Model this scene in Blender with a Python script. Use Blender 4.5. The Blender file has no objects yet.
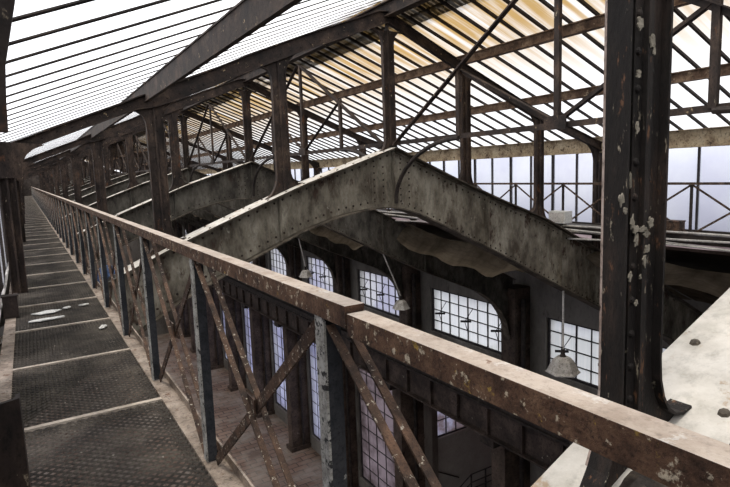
import bpy, math, random
from mathutils import Vector, Matrix, noise
random.seed(7)
C = bpy.context.scene.collection
SC = bpy.context.scene
H = 20.0                      # eye height above the hall floor; all geometry below is written relative to the eye
S = 7.0                       # frame spacing along the hall
Y0 = 1.02                     # first frame
NF = 11                       # frames
YE = Y0 + S * (NF - 1) + 3    # far end wall
YB = -6.0                     # end wall behind the viewer

# ------------------------------------------------------------------ camera
cam = bpy.data.cameras.new('camera'); co = bpy.data.objects.new('camera', cam); C.objects.link(co)
rx = Vector((0.85301366, -0.52064467, -0.03601158)); ry = Vector((-0.09728967, -0.09084562, -0.9911013)); rz = Vector((0.51274011, 0.8489265, -0.1281459))
m = Matrix((rx, -ry, -rz)).transposed().to_4x4(); m.translation = (0, 0, H)
co.matrix_world = m
cam.sensor_width = 36; cam.lens = 556.01 / 730 * 36; cam.clip_start = 0.03; cam.clip_end = 500
SC.camera = co

# ------------------------------------------------------------------ world, sun, exposure
w = bpy.data.worlds.new('sky'); SC.world = w; w.use_nodes = True
nt = w.node_tree; N = nt.nodes; L = nt.links; N.clear()
out = N.new('ShaderNodeOutputWorld'); bg = N.new('ShaderNodeBackground')
tc = N.new('ShaderNodeTexCoord'); nz = N.new('ShaderNodeTexNoise'); nz.inputs['Scale'].default_value = 2.2; nz.inputs['Detail'].default_value = 4
rp = N.new('ShaderNodeValToRGB'); rp.color_ramp.elements[0].position = .35; rp.color_ramp.elements[0].color = (.84, .87, .96, 1)
rp.color_ramp.elements[1].position = .6; rp.color_ramp.elements[1].color = (.97, .97, 1, 1)
sp = N.new('ShaderNodeSeparateXYZ'); gr = N.new('ShaderNodeValToRGB')
gr.color_ramp.elements[0].position = .44; gr.color_ramp.elements[0].color = (.21, .21, .245, 1)
gr.color_ramp.elements[1].position = .52; gr.color_ramp.elements[1].color = (1, 1, 1, 1)
ma = N.new('ShaderNodeMath'); ma.operation = 'MULTIPLY_ADD'; ma.inputs[1].default_value = .5; ma.inputs[2].default_value = .5
mx = N.new('ShaderNodeMixRGB'); mx.blend_type = 'MULTIPLY'; mx.inputs[0].default_value = 1
L.new(tc.outputs['Generated'], nz.inputs['Vector']); L.new(nz.outputs['Fac'], rp.inputs[0])
L.new(tc.outputs['Generated'], sp.inputs[0]); L.new(sp.outputs['Z'], ma.inputs[0]); L.new(ma.outputs[0], gr.inputs[0])
L.new(rp.outputs[0], mx.inputs[1]); L.new(gr.outputs[0], mx.inputs[2]); L.new(mx.outputs[0], bg.inputs[0]); L.new(bg.outputs[0], out.inputs[0])
bg.inputs[1].default_value = 1.9
sl = bpy.data.lights.new('sun', 'SUN'); so = bpy.data.objects.new('sun', sl); C.objects.link(so)
sl.energy = 3.4; sl.angle = math.radians(9.0); sl.color = (1, .95, .88)
so.location = (-20, -10, H + 40)
so.rotation_euler = Vector((.30, .12, -.94)).to_track_quat('-Z', 'Y').to_euler()
SC.view_settings.view_transform = 'Standard'; SC.view_settings.look = 'None'; SC.view_settings.gamma = 1; SC.view_settings.use_curve_mapping = False
SC.view_settings.exposure = 0.0

# ------------------------------------------------------------------ materials
def newmat(name):
    m = bpy.data.materials.new(name); m.use_nodes = True; m.node_tree.nodes.clear(); return m
def ramp(nt, fac, stops):
    r = nt.nodes.new('ShaderNodeValToRGB'); e = r.color_ramp.elements
    while len(e) > 1: e.remove(e[-1])
    for i, (p, c) in enumerate(stops):
        q = e[0] if i == 0 else e.new(p)
        q.position = p; q.color = (*c, 1) if len(c) == 3 else c
    nt.links.new(fac, r.inputs[0]); return r.outputs[0]
def noise_n(nt, scale, detail=5, rough=.6, stretch=None, seed=0):
    g = nt.nodes.new('ShaderNodeNewGeometry'); mp = nt.nodes.new('ShaderNodeMapping')
    nt.links.new(g.outputs['Position'], mp.inputs[0])
    mp.inputs['Location'].default_value = (seed * 3.1, seed * 1.7, seed * 2.3)
    if stretch: mp.inputs['Scale'].default_value = stretch
    n = nt.nodes.new('ShaderNodeTexNoise'); n.inputs['Scale'].default_value = scale; n.inputs['Detail'].default_value = detail; n.inputs['Roughness'].default_value = rough
    nt.links.new(mp.outputs[0], n.inputs['Vector']); return n.outputs['Fac']
def mixc(nt, f, a, b):
    x = nt.nodes.new('ShaderNodeMixRGB')
    for i, v in ((0, f), (1, a), (2, b)):
        if isinstance(v, (int, float)): x.inputs[i].default_value = v
        elif isinstance(v, tuple): x.inputs[i].default_value = (*v, 1)
        else: nt.links.new(v, x.inputs[i])
    return x.outputs[0]
def finish(m, col, rough=.8, bump=None, bumpd=.004, metal=0):
    nt = m.node_tree; b = nt.nodes.new('ShaderNodeBsdfPrincipled'); o = nt.nodes.new('ShaderNodeOutputMaterial')
    if isinstance(col, tuple): b.inputs['Base Color'].default_value = (*col, 1)
    else: nt.links.new(col, b.inputs['Base Color'])
    b.inputs['Roughness'].default_value = rough; b.inputs['Metallic'].default_value = metal
    b.inputs['Specular IOR Level'].default_value = .3
    if bump is not None:
        bn = nt.nodes.new('ShaderNodeBump'); bn.inputs['Strength'].default_value = .6; bn.inputs['Distance'].default_value = bumpd
        nt.links.new(bump, bn.inputs['Height']); nt.links.new(bn.outputs[0], b.inputs['Normal'])
    nt.links.new(b.outputs[0], o.inputs[0]); return m
def weathered(name, dark, mid, light, chip, scale=3, chip_scale=9, chip_t=.66, soft=.03, stretch=None, rough=.75, seed=0, second=None, second_t=.6, second_scale=5, grit=.35):
    m = newmat(name); nt = m.node_tree
    n1 = noise_n(nt, scale, 6, .65, stretch, seed)
    c = ramp(nt, n1, [(.34, dark), (.5, mid), (.66, light)])
    if second:
        n3 = noise_n(nt, second_scale, 6, .7, stretch, seed + 5)
        c = mixc(nt, ramp(nt, n3, [(second_t, (0, 0, 0)), (second_t + .05, (1, 1, 1))]), c, second)
    n2 = noise_n(nt, chip_scale, 7, .68, stretch, seed + 9)
    f = ramp(nt, n2, [(chip_t, (0, 0, 0)), (chip_t + soft, (1, 1, 1))])
    c = mixc(nt, f, c, chip)
    n4 = noise_n(nt, chip_scale * 3.5, 8, .75, stretch, seed + 13)
    g = ramp(nt, n4, [(.36, (grit, grit, grit)), (.5, (1, 1, 1)), (.62, (1.0, 1.0, 1.0)), (.72, (1.0, 1.0, 1.0))])
    x = nt.nodes.new('ShaderNodeMixRGB'); x.blend_type = 'MULTIPLY'; x.inputs[0].default_value = 1; nt.links.new(c, x.inputs[1]); nt.links.new(g, x.inputs[2])
    return finish(m, x.outputs[0], rough, n2, .008)
M = {}
M['column'] = weathered('brown_rusted_paint', (.012, .008, .007), (.034, .023, .018), (.085, .056, .040), (.34, .28, .20), 5, 16, .635, .05, (1, 1, .5), seed=1, second=(.10, .045, .022), second_t=.60)
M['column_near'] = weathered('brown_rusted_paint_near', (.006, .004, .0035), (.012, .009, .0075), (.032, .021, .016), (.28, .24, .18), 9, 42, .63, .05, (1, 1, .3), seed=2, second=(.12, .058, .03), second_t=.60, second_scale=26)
M['rafter'] = weathered('rafter_rust', (.012, .009, .008), (.03, .02, .016), (.07, .046, .033), (.34, .25, .15), 4, 12, .635, .05, seed=3)
M['purlin'] = weathered('purlin_rust', (.06, .035, .022), (.16, .10, .065), (.30, .21, .14), (.42, .33, .22), 4, 9, .6, .08, seed=4)
M['eave'] = weathered('eave_paint', (.16, .11, .07), (.36, .28, .18), (.48, .40, .28), (.06, .035, .025), 3, 7, .58, .05, seed=5)
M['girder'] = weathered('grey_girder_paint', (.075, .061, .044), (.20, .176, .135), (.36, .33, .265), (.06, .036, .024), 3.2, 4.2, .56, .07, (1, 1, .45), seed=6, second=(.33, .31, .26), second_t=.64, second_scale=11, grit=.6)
M['girder_far'] = weathered('shaded_girder_paint', (.035, .03, .024), (.085, .076, .061), (.15, .137, .112), (.04, .026, .018), 3.2, 2.6, .585, .10, (1, 1, .5), seed=6, second=(.2, .185, .155), second_t=.64, second_scale=11, grit=.6)  # darker copy of the girder paint, shade on the far girders put into colour
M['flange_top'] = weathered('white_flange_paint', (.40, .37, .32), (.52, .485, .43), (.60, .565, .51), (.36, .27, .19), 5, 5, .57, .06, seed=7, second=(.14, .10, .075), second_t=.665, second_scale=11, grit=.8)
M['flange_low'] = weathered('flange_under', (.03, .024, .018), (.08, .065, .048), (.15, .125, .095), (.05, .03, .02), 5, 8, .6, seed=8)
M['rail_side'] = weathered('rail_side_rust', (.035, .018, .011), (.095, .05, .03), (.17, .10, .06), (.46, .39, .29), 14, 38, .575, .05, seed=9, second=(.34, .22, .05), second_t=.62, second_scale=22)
M['rail_top'] = weathered('rail_top_faded_sunlit', (.31, .245, .195), (.42, .35, .29), (.48, .41, .35), (.20, .12, .08), 9, 22, .615, .05, seed=10, second=(.52, .475, .43), second_t=.60, second_scale=16, grit=.75)  # faded paint made paler on the top face to carry the sunlight
M['rail_post'] = weathered('blue_black_post', (.010, .011, .014), (.022, .024, .029), (.042, .043, .047), (.30, .29, .27), 8, 26, .69, seed=11)
M['post_edge'] = weathered('worn_edge', (.20, .19, .17), (.36, .35, .32), (.48, .47, .44), (.03, .03, .03), 18, 30, .56, seed=12)
M['brace'] = weathered('rusty_brace', (.022, .013, .009), (.062, .035, .022), (.13, .073, .045), (.42, .37, .30), 14, 70, .60, seed=13)
M['grate'] = weathered('grating_steel', (.025, .021, .017), (.055, .046, .037), (.10, .085, .067), (.35, .31, .26), 4, 22, .66, seed=14)
M['stringer'] = weathered('dusty_stringer', (.15, .115, .085), (.27, .215, .17), (.38, .315, .255), (.14, .08, .05), 7, 14, .58, .06, seed=15)
M['cross'] = weathered('worn_cross_bar', (.30, .25, .20), (.44, .375, .305), (.54, .47, .39), (.2, .14, .1), 9, 20, .62, .05, seed=30, grit=.7)
M['dark'] = weathered('dark_steel', (.012, .010, .009), (.028, .021, .018), (.055, .042, .034), (.16, .12, .09), 4, 9, .68, seed=16)
M['crane'] = weathered('crane_beam_paint', (.022, .016, .013), (.05, .035, .028), (.09, .064, .052), (.28, .25, .21), 1.4, 3.2, .64, .04, seed=17)
M['concrete'] = weathered('sooty_concrete', (.10, .09, .076), (.165, .15, .128), (.23, .212, .185), (.07, .06, .05), .6, 2, .6, .1, (1, 1, .5), seed=18, grit=.8)
M['pier'] = weathered('sooty_pier', (.035, .024, .018), (.075, .053, .04), (.125, .09, .07), (.20, .17, .13), 1.1, 2.4, .66, .05, seed=19)
M['whitewash'] = weathered('whitewashed_wall', (.26, .245, .215), (.33, .31, .275), (.38, .36, .32), (.17, .15, .13), .5, 3, .66, .1, seed=20, grit=.85)
M['aisle'] = weathered('aisle_boards', (.04, .034, .028), (.07, .06, .05), (.10, .085, .07), (.03, .025, .02), 1, 3, .6, .1, seed=21)
M['muntin'] = weathered('window_bar', (.02, .018, .018), (.035, .03, .03), (.06, .05, .045), (.12, .08, .06), 4, 8, .66, seed=22)
M['cable'] = weathered('pale_cable', (.40, .38, .35), (.55, .52, .48), (.65, .62, .58), (.2, .17, .14), 6, 14, .62, seed=23)
M['patch'] = weathered('cream_paint_patch', (.15, .135, .105), (.24, .215, .17), (.31, .28, .23), (.12, .09, .07), 20, 50, .62, seed=29)
M['sunlit_edge'] = weathered('sunlit_pale_edge', (.22, .16, .13), (.38, .30, .26), (.50, .42, .37), (.05, .03, .02), 9, 24, .60, .05, (1, 1, .4), seed=31)  # pale colour stands in for sunlight catching the flange edge
M['flake'] = weathered('paint_flake', (.50, .49, .46), (.62, .61, .57), (.70, .69, .65), (.4, .38, .34), 20, 40, .65, seed=24)
M['blue'] = weathered('blue_sheet', (.02, .04, .09), (.035, .065, .14), (.06, .10, .20), (.2, .22, .25), 8, 20, .68, seed=25)
M['rubble'] = weathered('coal_rubble', (.014, .011, .009), (.04, .031, .025), (.10, .08, .062), (.3, .26, .21), 10, 22, .67, seed=26)
M['lamp'] = weathered('enamel_shade', (.24, .225, .205), (.38, .365, .34), (.48, .46, .43), (.14, .11, .09), 5, 9, .62, .05, seed=27)
M['rust_wall'] = weathered('left_boarding', (.02, .015, .013), (.045, .034, .028), (.08, .062, .05), (.3, .26, .2), 4, 9, .66, seed=28)

def glass(name, base, stain=None, transp=.5, stretch=(1, 1, 1), scale=1.0, t0=.4, t1=.62, rough_dir='X', grad=None):
    """milky wired glass: part of the light goes straight through, part is scattered"""
    m = newmat(name); nt = m.node_tree
    col = base
    if stain:
        n = noise_n(nt, scale, 5, .6, stretch, 31)
        f = ramp(nt, n, [(t0, (0, 0, 0)), (t1, (1, 1, 1))])
        if grad:
            g = nt.nodes.new('ShaderNodeNewGeometry'); s_ = nt.nodes.new('ShaderNodeSeparateXYZ'); nt.links.new(g.outputs['Position'], s_.inputs[0])
            mr = nt.nodes.new('ShaderNodeMapRange'); mr.inputs[1].default_value = grad[0]; mr.inputs[2].default_value = grad[1]; mr.inputs[3].default_value = 1; mr.inputs[4].default_value = grad[2]
            nt.links.new(s_.outputs['X'], mr.inputs[0])
            mm = nt.nodes.new('ShaderNodeMath'); mm.operation = 'MULTIPLY'; nt.links.new(f, mm.inputs[0]); nt.links.new(mr.outputs[0], mm.inputs[1]); f = mm.outputs[0]
        col = mixc(nt, f, base, stain)
    tr = nt.nodes.new('ShaderNodeBsdfTransparent'); tl = nt.nodes.new('ShaderNodeBsdfTranslucent'); mxs = nt.nodes.new('ShaderNodeMixShader'); o = nt.nodes.new('ShaderNodeOutputMaterial')
    for q in (tr, tl):
        if isinstance(col, tuple): q.inputs[0].default_value = (*col, 1)
        else: nt.links.new(col, q.inputs[0])
    mxs.inputs[0].default_value = 1 - transp
    nt.links.new(tr.outputs[0], mxs.inputs[1]); nt.links.new(tl.outputs[0], mxs.inputs[2]); nt.links.new(mxs.outputs[0], o.inputs[0])
    return m
M['glass_left'] = glass('milky_roof_glass', (.95, .95, .94), (.82, .80, .76), .62, (1, 8, 1), 1.2, .5, .7)
M['glass_right'] = glass('stained_roof_glass', (.66, .665, .665), (.33, .215, .085), .60, (.35, 7, .35), .9, .26, .58, grad=(6.9, 9.2, .10))
M['glass_wall'] = glass('added_window_glass', (.72, .73, .77), (.62, .625, .70), .72, (1, 1, 1), .8)
M['glass_win'] = glass('hall_window_glass', (1.0, 1.0, .99), (.78, .78, .92), .68, (1, 1, 1), .35, .42, .58)
M['glass_fluted'] = glass('fluted_window_glass', (1.0, 1.0, .97), (.90, .92, .90), .35, (1, 14, .3), 1.2, .42, .58)
M['glass_dim'] = glass('dim_window_glass', (.52, .50, .62), (.26, .20, .21), .5, (1, 1, 1), .8, .42, .55)
M['glass_low'] = glass('bluish_window_glass', (.78, .80, .96), (.50, .50, .70), .68, (1, 1, 1), .5, .40, .60)
M['glass_brown'] = glass('grimy_window_glass', (.30, .24, .25), (.12, .09, .09), .4, (1, 1, 1), .6, .4, .6)

def net_mat():
    m = newmat('sagging_net_cloth'); nt = m.node_tree
    n = noise_n(nt, 1.3, 5, .6, None, 3); c = ramp(nt, n, [(.35, (.07, .056, .04)), (.55, (.15, .122, .09)), (.7, (.23, .19, .14))])
    g = nt.nodes.new('ShaderNodeNewGeometry'); wv = nt.nodes.new('ShaderNodeTexWave'); wv.bands_direction = 'X'; wv.inputs['Scale'].default_value = 3.5; wv.inputs['Distortion'].default_value = 5
    nt.links.new(g.outputs['Position'], wv.inputs['Vector'])
    c = mixc(nt, ramp(nt, wv.outputs['Fac'], [(.0, (.30, .30, .30)), (.25, (0, 0, 0))]), c, (.07, .055, .04))
    d = nt.nodes.new('ShaderNodeBsdfDiffuse'); t = nt.nodes.new('ShaderNodeBsdfTranslucent'); a = nt.nodes.new('ShaderNodeMixShader'); o = nt.nodes.new('ShaderNodeOutputMaterial')
    nt.links.new(c, d.inputs[0]); nt.links.new(c, t.inputs[0]); a.inputs[0].default_value = .5
    nt.links.new(d.outputs[0], a.inputs[1]); nt.links.new(t.outputs[0], a.inputs[2]); nt.links.new(a.outputs[0], o.inputs[0]); return m
M['net'] = net_mat()
def floor_mat():
    m = newmat('red_floor_tiles'); nt = m.node_tree
    g = nt.nodes.new('ShaderNodeNewGeometry'); b = nt.nodes.new('ShaderNodeTexBrick'); nt.links.new(g.outputs['Position'], b.inputs['Vector'])
    b.inputs['Scale'].default_value = 1.0; b.inputs['Brick Width'].default_value = 1.1; b.inputs['Row Height'].default_value = .55; b.inputs['Mortar Size'].default_value = .04
    b.inputs['Color1'].default_value = (.125, .08, .06, 1); b.inputs['Color2'].default_value = (.19, .13, .10, 1); b.inputs['Mortar'].default_value = (.055, .042, .035, 1)
    n = noise_n(nt, .5, 6, .65, None, 2); c = mixc(nt, ramp(nt, n, [(.42, (0, 0, 0)), (.68, (.85, .85, .85))]), b.outputs['Color'], (.24, .215, .185))
    n2 = noise_n(nt, .33, 6, .6, None, 8); c = mixc(nt, ramp(nt, n2, [(.58, (0, 0, 0)), (.66, (.8, .8, .8))]), c, (.10, .07, .055))
    return finish(m, c, .85, n)
M['floor'] = floor_mat()

# ------------------------------------------------------------------ mesh builder (coordinates relative to the eye)
class MB:
    def __init__(s): s.v = []; s.f = []; s.mi = []
    def add(s, vs, fs, mi=0):
        o = len(s.v); s.v += [tuple(p) for p in vs]; s.f += [tuple(i + o for i in f) for f in fs]; s.mi += [mi] * len(fs); return s
    def box(s, a, b, mi=0, top=None):
        (x0, y0, z0), (x1, y1, z1) = a, b
        s.add([(x0, y0, z0), (x1, y0, z0), (x1, y1, z0), (x0, y1, z0), (x0, y0, z1), (x1, y0, z1), (x1, y1, z1), (x0, y1, z1)],
              [(0, 3, 2, 1), (4, 5, 6, 7), (0, 1, 5, 4), (1, 2, 6, 5), (2, 3, 7, 6), (3, 0, 4, 7)], mi)
        if top is not None: s.mi[-5] = top
        return s
    def bar(s, p, q, w, h, up=(0, 0, 1), mi=0, ou=0, ov=0):
        """rectangular bar p->q, w across, h along up; (ou, ov) shift the section"""
        p, q = Vector(p), Vector(q); d = (q - p).normalized(); u = Vector(up); a = d.cross(u).normalized(); u = a.cross(d).normalized()
        vs = []
        for c in (p, q):
            for (i, j) in ((-1, -1), (1, -1), (1, 1), (-1, 1)): vs.append(c + a * (i * w / 2 + ou) + u * (j * h / 2 + ov))
        return s.add(vs, [(0, 1, 2, 3), (7, 6, 5, 4), (0, 4, 5, 1), (1, 5, 6, 2), (2, 6, 7, 3), (3, 7, 4, 0)], mi)
    def angle(s, p, q, leg, t, up=(0, 0, 1), flip=1, mi=0, mi2=None):
        """L section: one leg across, one leg along up"""
        s.bar(p, q, t, leg, up, mi)
        s.bar(p, q, leg - t, t, up, mi if mi2 is None else mi2, ou=flip * leg / 2, ov=leg / 2 - t / 2)
        return s
    def tube(s, pts, r, n=7, caps=True):
        pts = [Vector(p) for p in pts]; vs = []; fs = []; k = len(pts)
        for i, p in enumerate(pts):
            d = (pts[min(i + 1, k - 1)] - pts[max(i - 1, 0)]).normalized()
            a = d.cross(Vector((0, 0, 1)) if abs(d.z) < .9 else Vector((1, 0, 0))).normalized(); b = d.cross(a)
            rr = r[i] if isinstance(r, (list, tuple)) else r
            vs += [p + (a * math.cos(t) + b * math.sin(t)) * rr for t in [2 * math.pi * j / n for j in range(n)]]
        for i in range(k - 1):
            fs += [(i * n + j, i * n + (j + 1) % n, (i + 1) * n + (j + 1) % n, (i + 1) * n + j) for j in range(n)]
        if caps: fs += [tuple(range(n)), tuple(range((k - 1) * n + n - 1, (k - 1) * n - 1, -1))]
        return s.add(vs, fs)
    def ruled(s, A, B, y0, y1, mi=0):
        """plate between polylines A and B of (x, z), thick from y0 to y1"""
        n = len(A); vs = [(x, y, z) for y in (y0, y1) for P in (A, B) for (x, z) in P]; fs = []
        for i in range(n - 1):
            fs += [(i, i + 1, n + i + 1, n + i), (2 * n + i + 1, 2 * n + i, 3 * n + i, 3 * n + i + 1), (i + 1, i, 2 * n + i, 2 * n + i + 1), (n + i, n + i + 1, 3 * n + i + 1, 3 * n + i)]
        fs += [(0, n, 3 * n, 2 * n), (n - 1, 3 * n - 1, 4 * n - 1, 2 * n - 1)]
        return s.add(vs, fs, mi)
    def strip(s, P, y0, y1, t, mi=0, side=1, top=None):
        """flat bar that follows polyline P of (x, z), wide from y0 to y1, thickness t to one side"""
        n = len(P); nr = []
        for i in range(n):
            a, b = P[max(i - 1, 0)], P[min(i + 1, n - 1)]; dx, dz = b[0] - a[0], b[1] - a[1]; l = math.hypot(dx, dz) or 1; nr.append((-dz / l * side, dx / l * side))
        Q = [(p[0] + q[0] * t, p[1] + q[1] * t) for p, q in zip(P, nr)]
        k = len(s.mi); s.ruled(P, Q, y0, y1, mi)
        if top is not None:
            for i in range(n - 1): s.mi[k + i * 4 + 3] = top
        return s
    def rivet(s, c, nrm, r=.016, n=7):
        c = Vector(c); nrm = Vector(nrm).normalized(); a = nrm.cross(Vector((.31, .52, .8))).normalized(); b = nrm.cross(a)
        vs = [c + (a * math.cos(t) + b * math.sin(t)) * r for t in [2 * math.pi * j / n for j in range(n)]]
        vs += [c + (a * math.cos(t) + b * math.sin(t)) * r * .7 + nrm * r * .5 for t in [2 * math.pi * j / n for j in range(n)]] + [c + nrm * r * .7]
        return s.add(vs, [(j, (j + 1) % n, n + (j + 1) % n, n + j) for j in range(n)] + [(n + j, n + (j + 1) % n, 2 * n) for j in range(n)])
    def build(s, name, mats, parent=None, origin=None, smooth=False):
        if not isinstance(mats, (list, tuple)): mats = [mats]
        if parent is not None:
            chain = Vector((0, 0, 0)); p = parent
            while p is not None: chain += p.location; p = p.parent
            o = chain
            loc = Vector((0, 0, 0))
        else:
            if origin is None:
                xs, ys, zs = zip(*s.v); origin = ((min(xs) + max(xs)) / 2, (min(ys) + max(ys)) / 2, min(zs))
            o = Vector(origin) + Vector((0, 0, H)); loc = o
        me = bpy.data.meshes.new(name)
        me.from_pydata([(x - o.x, y - o.y, z + H - o.z) for (x, y, z) in s.v], [], s.f)
        for m_ in mats: me.materials.append(m_)
        me.polygons.foreach_set('material_index', s.mi)
        if smooth: me.polygons.foreach_set('use_smooth', [True] * len(s.f))
        me.update()
        import bmesh
        bm = bmesh.new(); bm.from_mesh(me); bmesh.ops.recalc_face_normals(bm, faces=bm.faces); bm.to_mesh(me); bm.free()
        ob = bpy.data.objects.new(name, me); C.objects.link(ob); ob.location = loc
        if parent is not None: ob.parent = parent
        return ob
def tag(o, label=None, cat=None, group=None, kind=None):
    if label: o['label'] = label
    if cat: o['category'] = cat
    if group: o['group'] = group
    if kind: o['kind'] = kind
    return o
def thing(name, loc, label, cat, group=None):
    o = bpy.data.objects.new(name, None); C.objects.link(o); o.empty_display_size = .1
    o.location = (loc[0], loc[1], loc[2] + H); return tag(o, label, cat, group)
def struct(o): o['kind'] = 'structure'; return o
def dup(o, dy, label=None, group=None, dx=0, dz=0):
    c = o.copy(); C.objects.link(c); c.location = o.location + Vector((dx, dy, dz))
    if label: c['label'] = label
    if group: c['group'] = group
    def kids(src, dst):
        for ch in list(src.children):
            k = ch.copy(); C.objects.link(k); k.parent = dst; kids(ch, k)
    kids(o, c); return c
ORD = ['nearest', 'second nearest', 'third nearest', 'fourth nearest', 'fifth nearest', 'sixth nearest', 'seventh nearest', 'eighth nearest', 'ninth nearest', 'tenth nearest', 'farthest']

# ------------------------------------------------------------------ profile functions
def interp(P, x):
    for a, b in zip(P, P[1:]):
        if a[0] <= x <= b[0]: return a[1] + (b[1] - a[1]) * (x - a[0]) / (b[0] - a[0])
    return P[0][1] if x < P[0][0] else P[-1][1]
XC = 5.44
GT = [(-4.9, -4.6), (-3.0, -3.2), (-.2, -1.80), (.65, -1.40), (1.79, -.90), (2.69, -.55), (3.68, -.18), (5.42, .37), (6.71, -.19), (7.98, -.69), (9.12, -1.10), (11.5, -2.25), (13.6, -3.25), (15.6, -4.3)]
GB = [(-4.9, -6.8), (-4.4, -5.4), (-3.0, -4.3), (-.2, -2.9), (.65, -2.35), (1.79, -1.66), (2.8, -1.22), (3.7, -.86), (4.4, -.68), (5.06, -.60), (5.5, -.63), (6.0, -.80), (6.7, -1.13), (7.97, -1.74), (9.76, -2.66), (11.3, -3.42), (13.0, -4.15), (13.9, -4.55), (14.6, -5.05), (15.1, -5.7), (15.35, -6.6), (15.6, -6.8)]
def gt(x): return interp(GT, x)
RL = [(-.4, .25), (0, .40), (.83, .73), (1.34, .93), (1.6, .97), (1.8, 1.04), (2.38, 1.27), (3.0, 1.54), (3.8, 1.86), (5.44, 2.46)]
def raf(x):                              # underside of the rafters
    return interp(RL, x) if x <= XC else interp([(5.44, 2.46), (6.75, 1.88), (7.75, 1.47), (8.98, .97), (11.4, .20)], x)
def slope(x): return .43 + .39 * (x + .08) if x <= XC + .02 else .43 + .39 * (10.98 - x)
GL = lambda x: slope(x) + .26            # glass plane
def rdep(x): return .12 + .09 * min(1, max(0, (x - 1.3) / .4)) if x < XC else .15

# ================================================================== STRUCTURE
# floor
struct(MB().box((-5.6, YB - .5, -20.4), (16.75, YE + .5, -20.0)).build('floor', M['floor']))
struct(MB().box((16.75, 8.6, -20.4), (27.4, 22.8, -20.0)).build('floor_annexe', M['concrete']))
# end walls
for nm, y in (('wall_far', YE), ('wall_back', YB - .4)):
    struct(MB().box((-5.6, y, -20.0), (16.8, y + .4, -1.6)).build(nm, M['concrete']))
for nm, y in (('wall_far_gable', YE), ('wall_back_gable', YB - .4)):
    b = MB(); b.ruled([(-.4, -1.6), (XC, -1.6), (11.3, -1.6)], [(-.4, .55), (XC, 2.8), (11.3, .55)], y, y + .3); struct(b.build(nm, M['rust_wall']))
# left hall wall
b = MB(); b.box((-5.6, YB, -20.0), (-5.1, YE, -17)); b.box((-5.6, YB, -11), (-5.1, YE, -8.5)); b.box((-5.6, YB, -4.6), (-5.1, YE, -3.2))
for k in range(-1, NF): y_ = Y0 + S * k; b.box((-5.6, y_ - .7, -17), (-5.1, y_ + .7, -11)); b.box((-5.6, y_ - .7, -8.5), (-5.1, y_ + .7, -4.6))
struct(b.build('wall_left', M['concrete']))
for nm, z0, z1 in (('window_left_upper_added', -8.5, -4.6), ('window_left_lower_added', -17, -11)):  # unseen window strips, added to bring more light into the hall
    struct(MB().add([(-5.4, YB, z0), (-5.4, YE, z0), (-5.4, YE, z1), (-5.4, YB, z1)], [(0, 1, 2, 3)]).build(nm, M['glass_wall']))
# right hall wall with two storeys of window openings
XW = 16.2
WZ = (-7.78, -5.64); LZ = (-19.0, -11.2)
bays = [(Y0 + S * k, Y0 + S * (k + 1)) for k in range(-1, NF - 1)]
b = MB()
b.box((XW, YB, WZ[1]), (XW + .5, YE, -3.1))
b.box((XW, YB, LZ[1]), (XW + .5, YE, WZ[0]))
edges_u = [YB]; edges_l = [YB]
for (a, c) in bays:
    mid = (a + c) / 2 - .1
    edges_u += [mid - 2.5, mid + 2.5]
    if a < 20 and c > 16: edges_l += [a + .4, c - .37]
    elif a > 18: edges_l += [mid - 2.6, mid + 3.0]
edges_u.append(YE); edges_l.append(YE)
for i in range(0, len(edges_u), 2): b.box((XW, edges_u[i], WZ[0]), (XW + .5, edges_u[i + 1], WZ[1]))
for i in range(0, len(edges_l), 2): b.box((XW, edges_l[i], -20.0), (XW + .5, edges_l[i + 1], LZ[1]))
for i in range(1, len(edges_l) - 1, 2):
    if edges_l[i] > 22: b.box((XW, edges_l[i], -20.0), (XW + .5, edges_l[i + 1], LZ[0]))
struct(b.build('wall_right', M['concrete']))
# trim: brick dado below the lower windows' sills
# windows
wn = 0
def make_window(name, y0, y1, z0, z1, cols, rows, g, sticks=False, thick=2):
    f = MB(); t = .06; X = XW + .18
    f.box((X - t, y0, z0), (X + t, y0 + .09, z1)); f.box((X - t, y1 - .09, z0), (X + t, y1, z1)); f.box((X - t, y0 + .09, z0), (X + t, y1 - .09, z0 + .09)); f.box((X - t, y0 + .09, z1 - .09), (X + t, y1 - .09, z1))
    fo = struct(f.build(name, M['muntin']))
    mu = MB()
    for i in range(1, cols):
        y = y0 + (y1 - y0) * i / cols; h = .028 if i % thick == 0 else .014; mu.box((X - .035, y - h, z0 + .09), (X + .035, y + h, z1 - .09))
    for j in range(1, rows):
        z = z0 + (z1 - z0) * j / rows; mu.box((X - .03, y0 + .09, z - .02), (X + .03, y1 - .09, z + .02))
    mu.build('window_bars', M['muntin'], fo)
    MB().add([(X, y0 + .09, z0 + .09), (X, y1 - .09, z0 + .09), (X, y1 - .09, z1 - .09), (X, y0 + .09, z1 - .09)], [(0, 1, 2, 3)]).build('window_glass', g, fo)
    if sticks:
        for q in (.12, .5, .86):
            s_ = MB(); yy = y0 + (y1 - y0) * q; zz = (z0 + z1) / 2 - .05
            s_.tube([(X - .03, yy, zz - .55), (X - .3, yy - .1, zz), (X - .03, yy - .35, zz + .6)], .018, 5)
            s_.bar((X - .05, yy - .25, zz), (X - .35, yy + .12, zz - .02), .04, .09)
            s_.build('window_opener', M['muntin'], fo)
    return fo
for (a, c) in bays:
    mid = (a + c) / 2 - .1
    if a > 0:
        wn += 1; make_window('window_%d' % wn, mid - 2.5, mid + 2.5, WZ[0], WZ[1], 8, 4, M['glass_fluted'] if a < 20 else M['glass_win'], a < 30)
    if a > 18:
        wn += 1; wo = make_window('window_%d' % wn, mid - 2.6, mid + 3.0, LZ[0], LZ[1], 6, 9, M['glass_brown'] if a < 24 else M['glass_low'])
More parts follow.
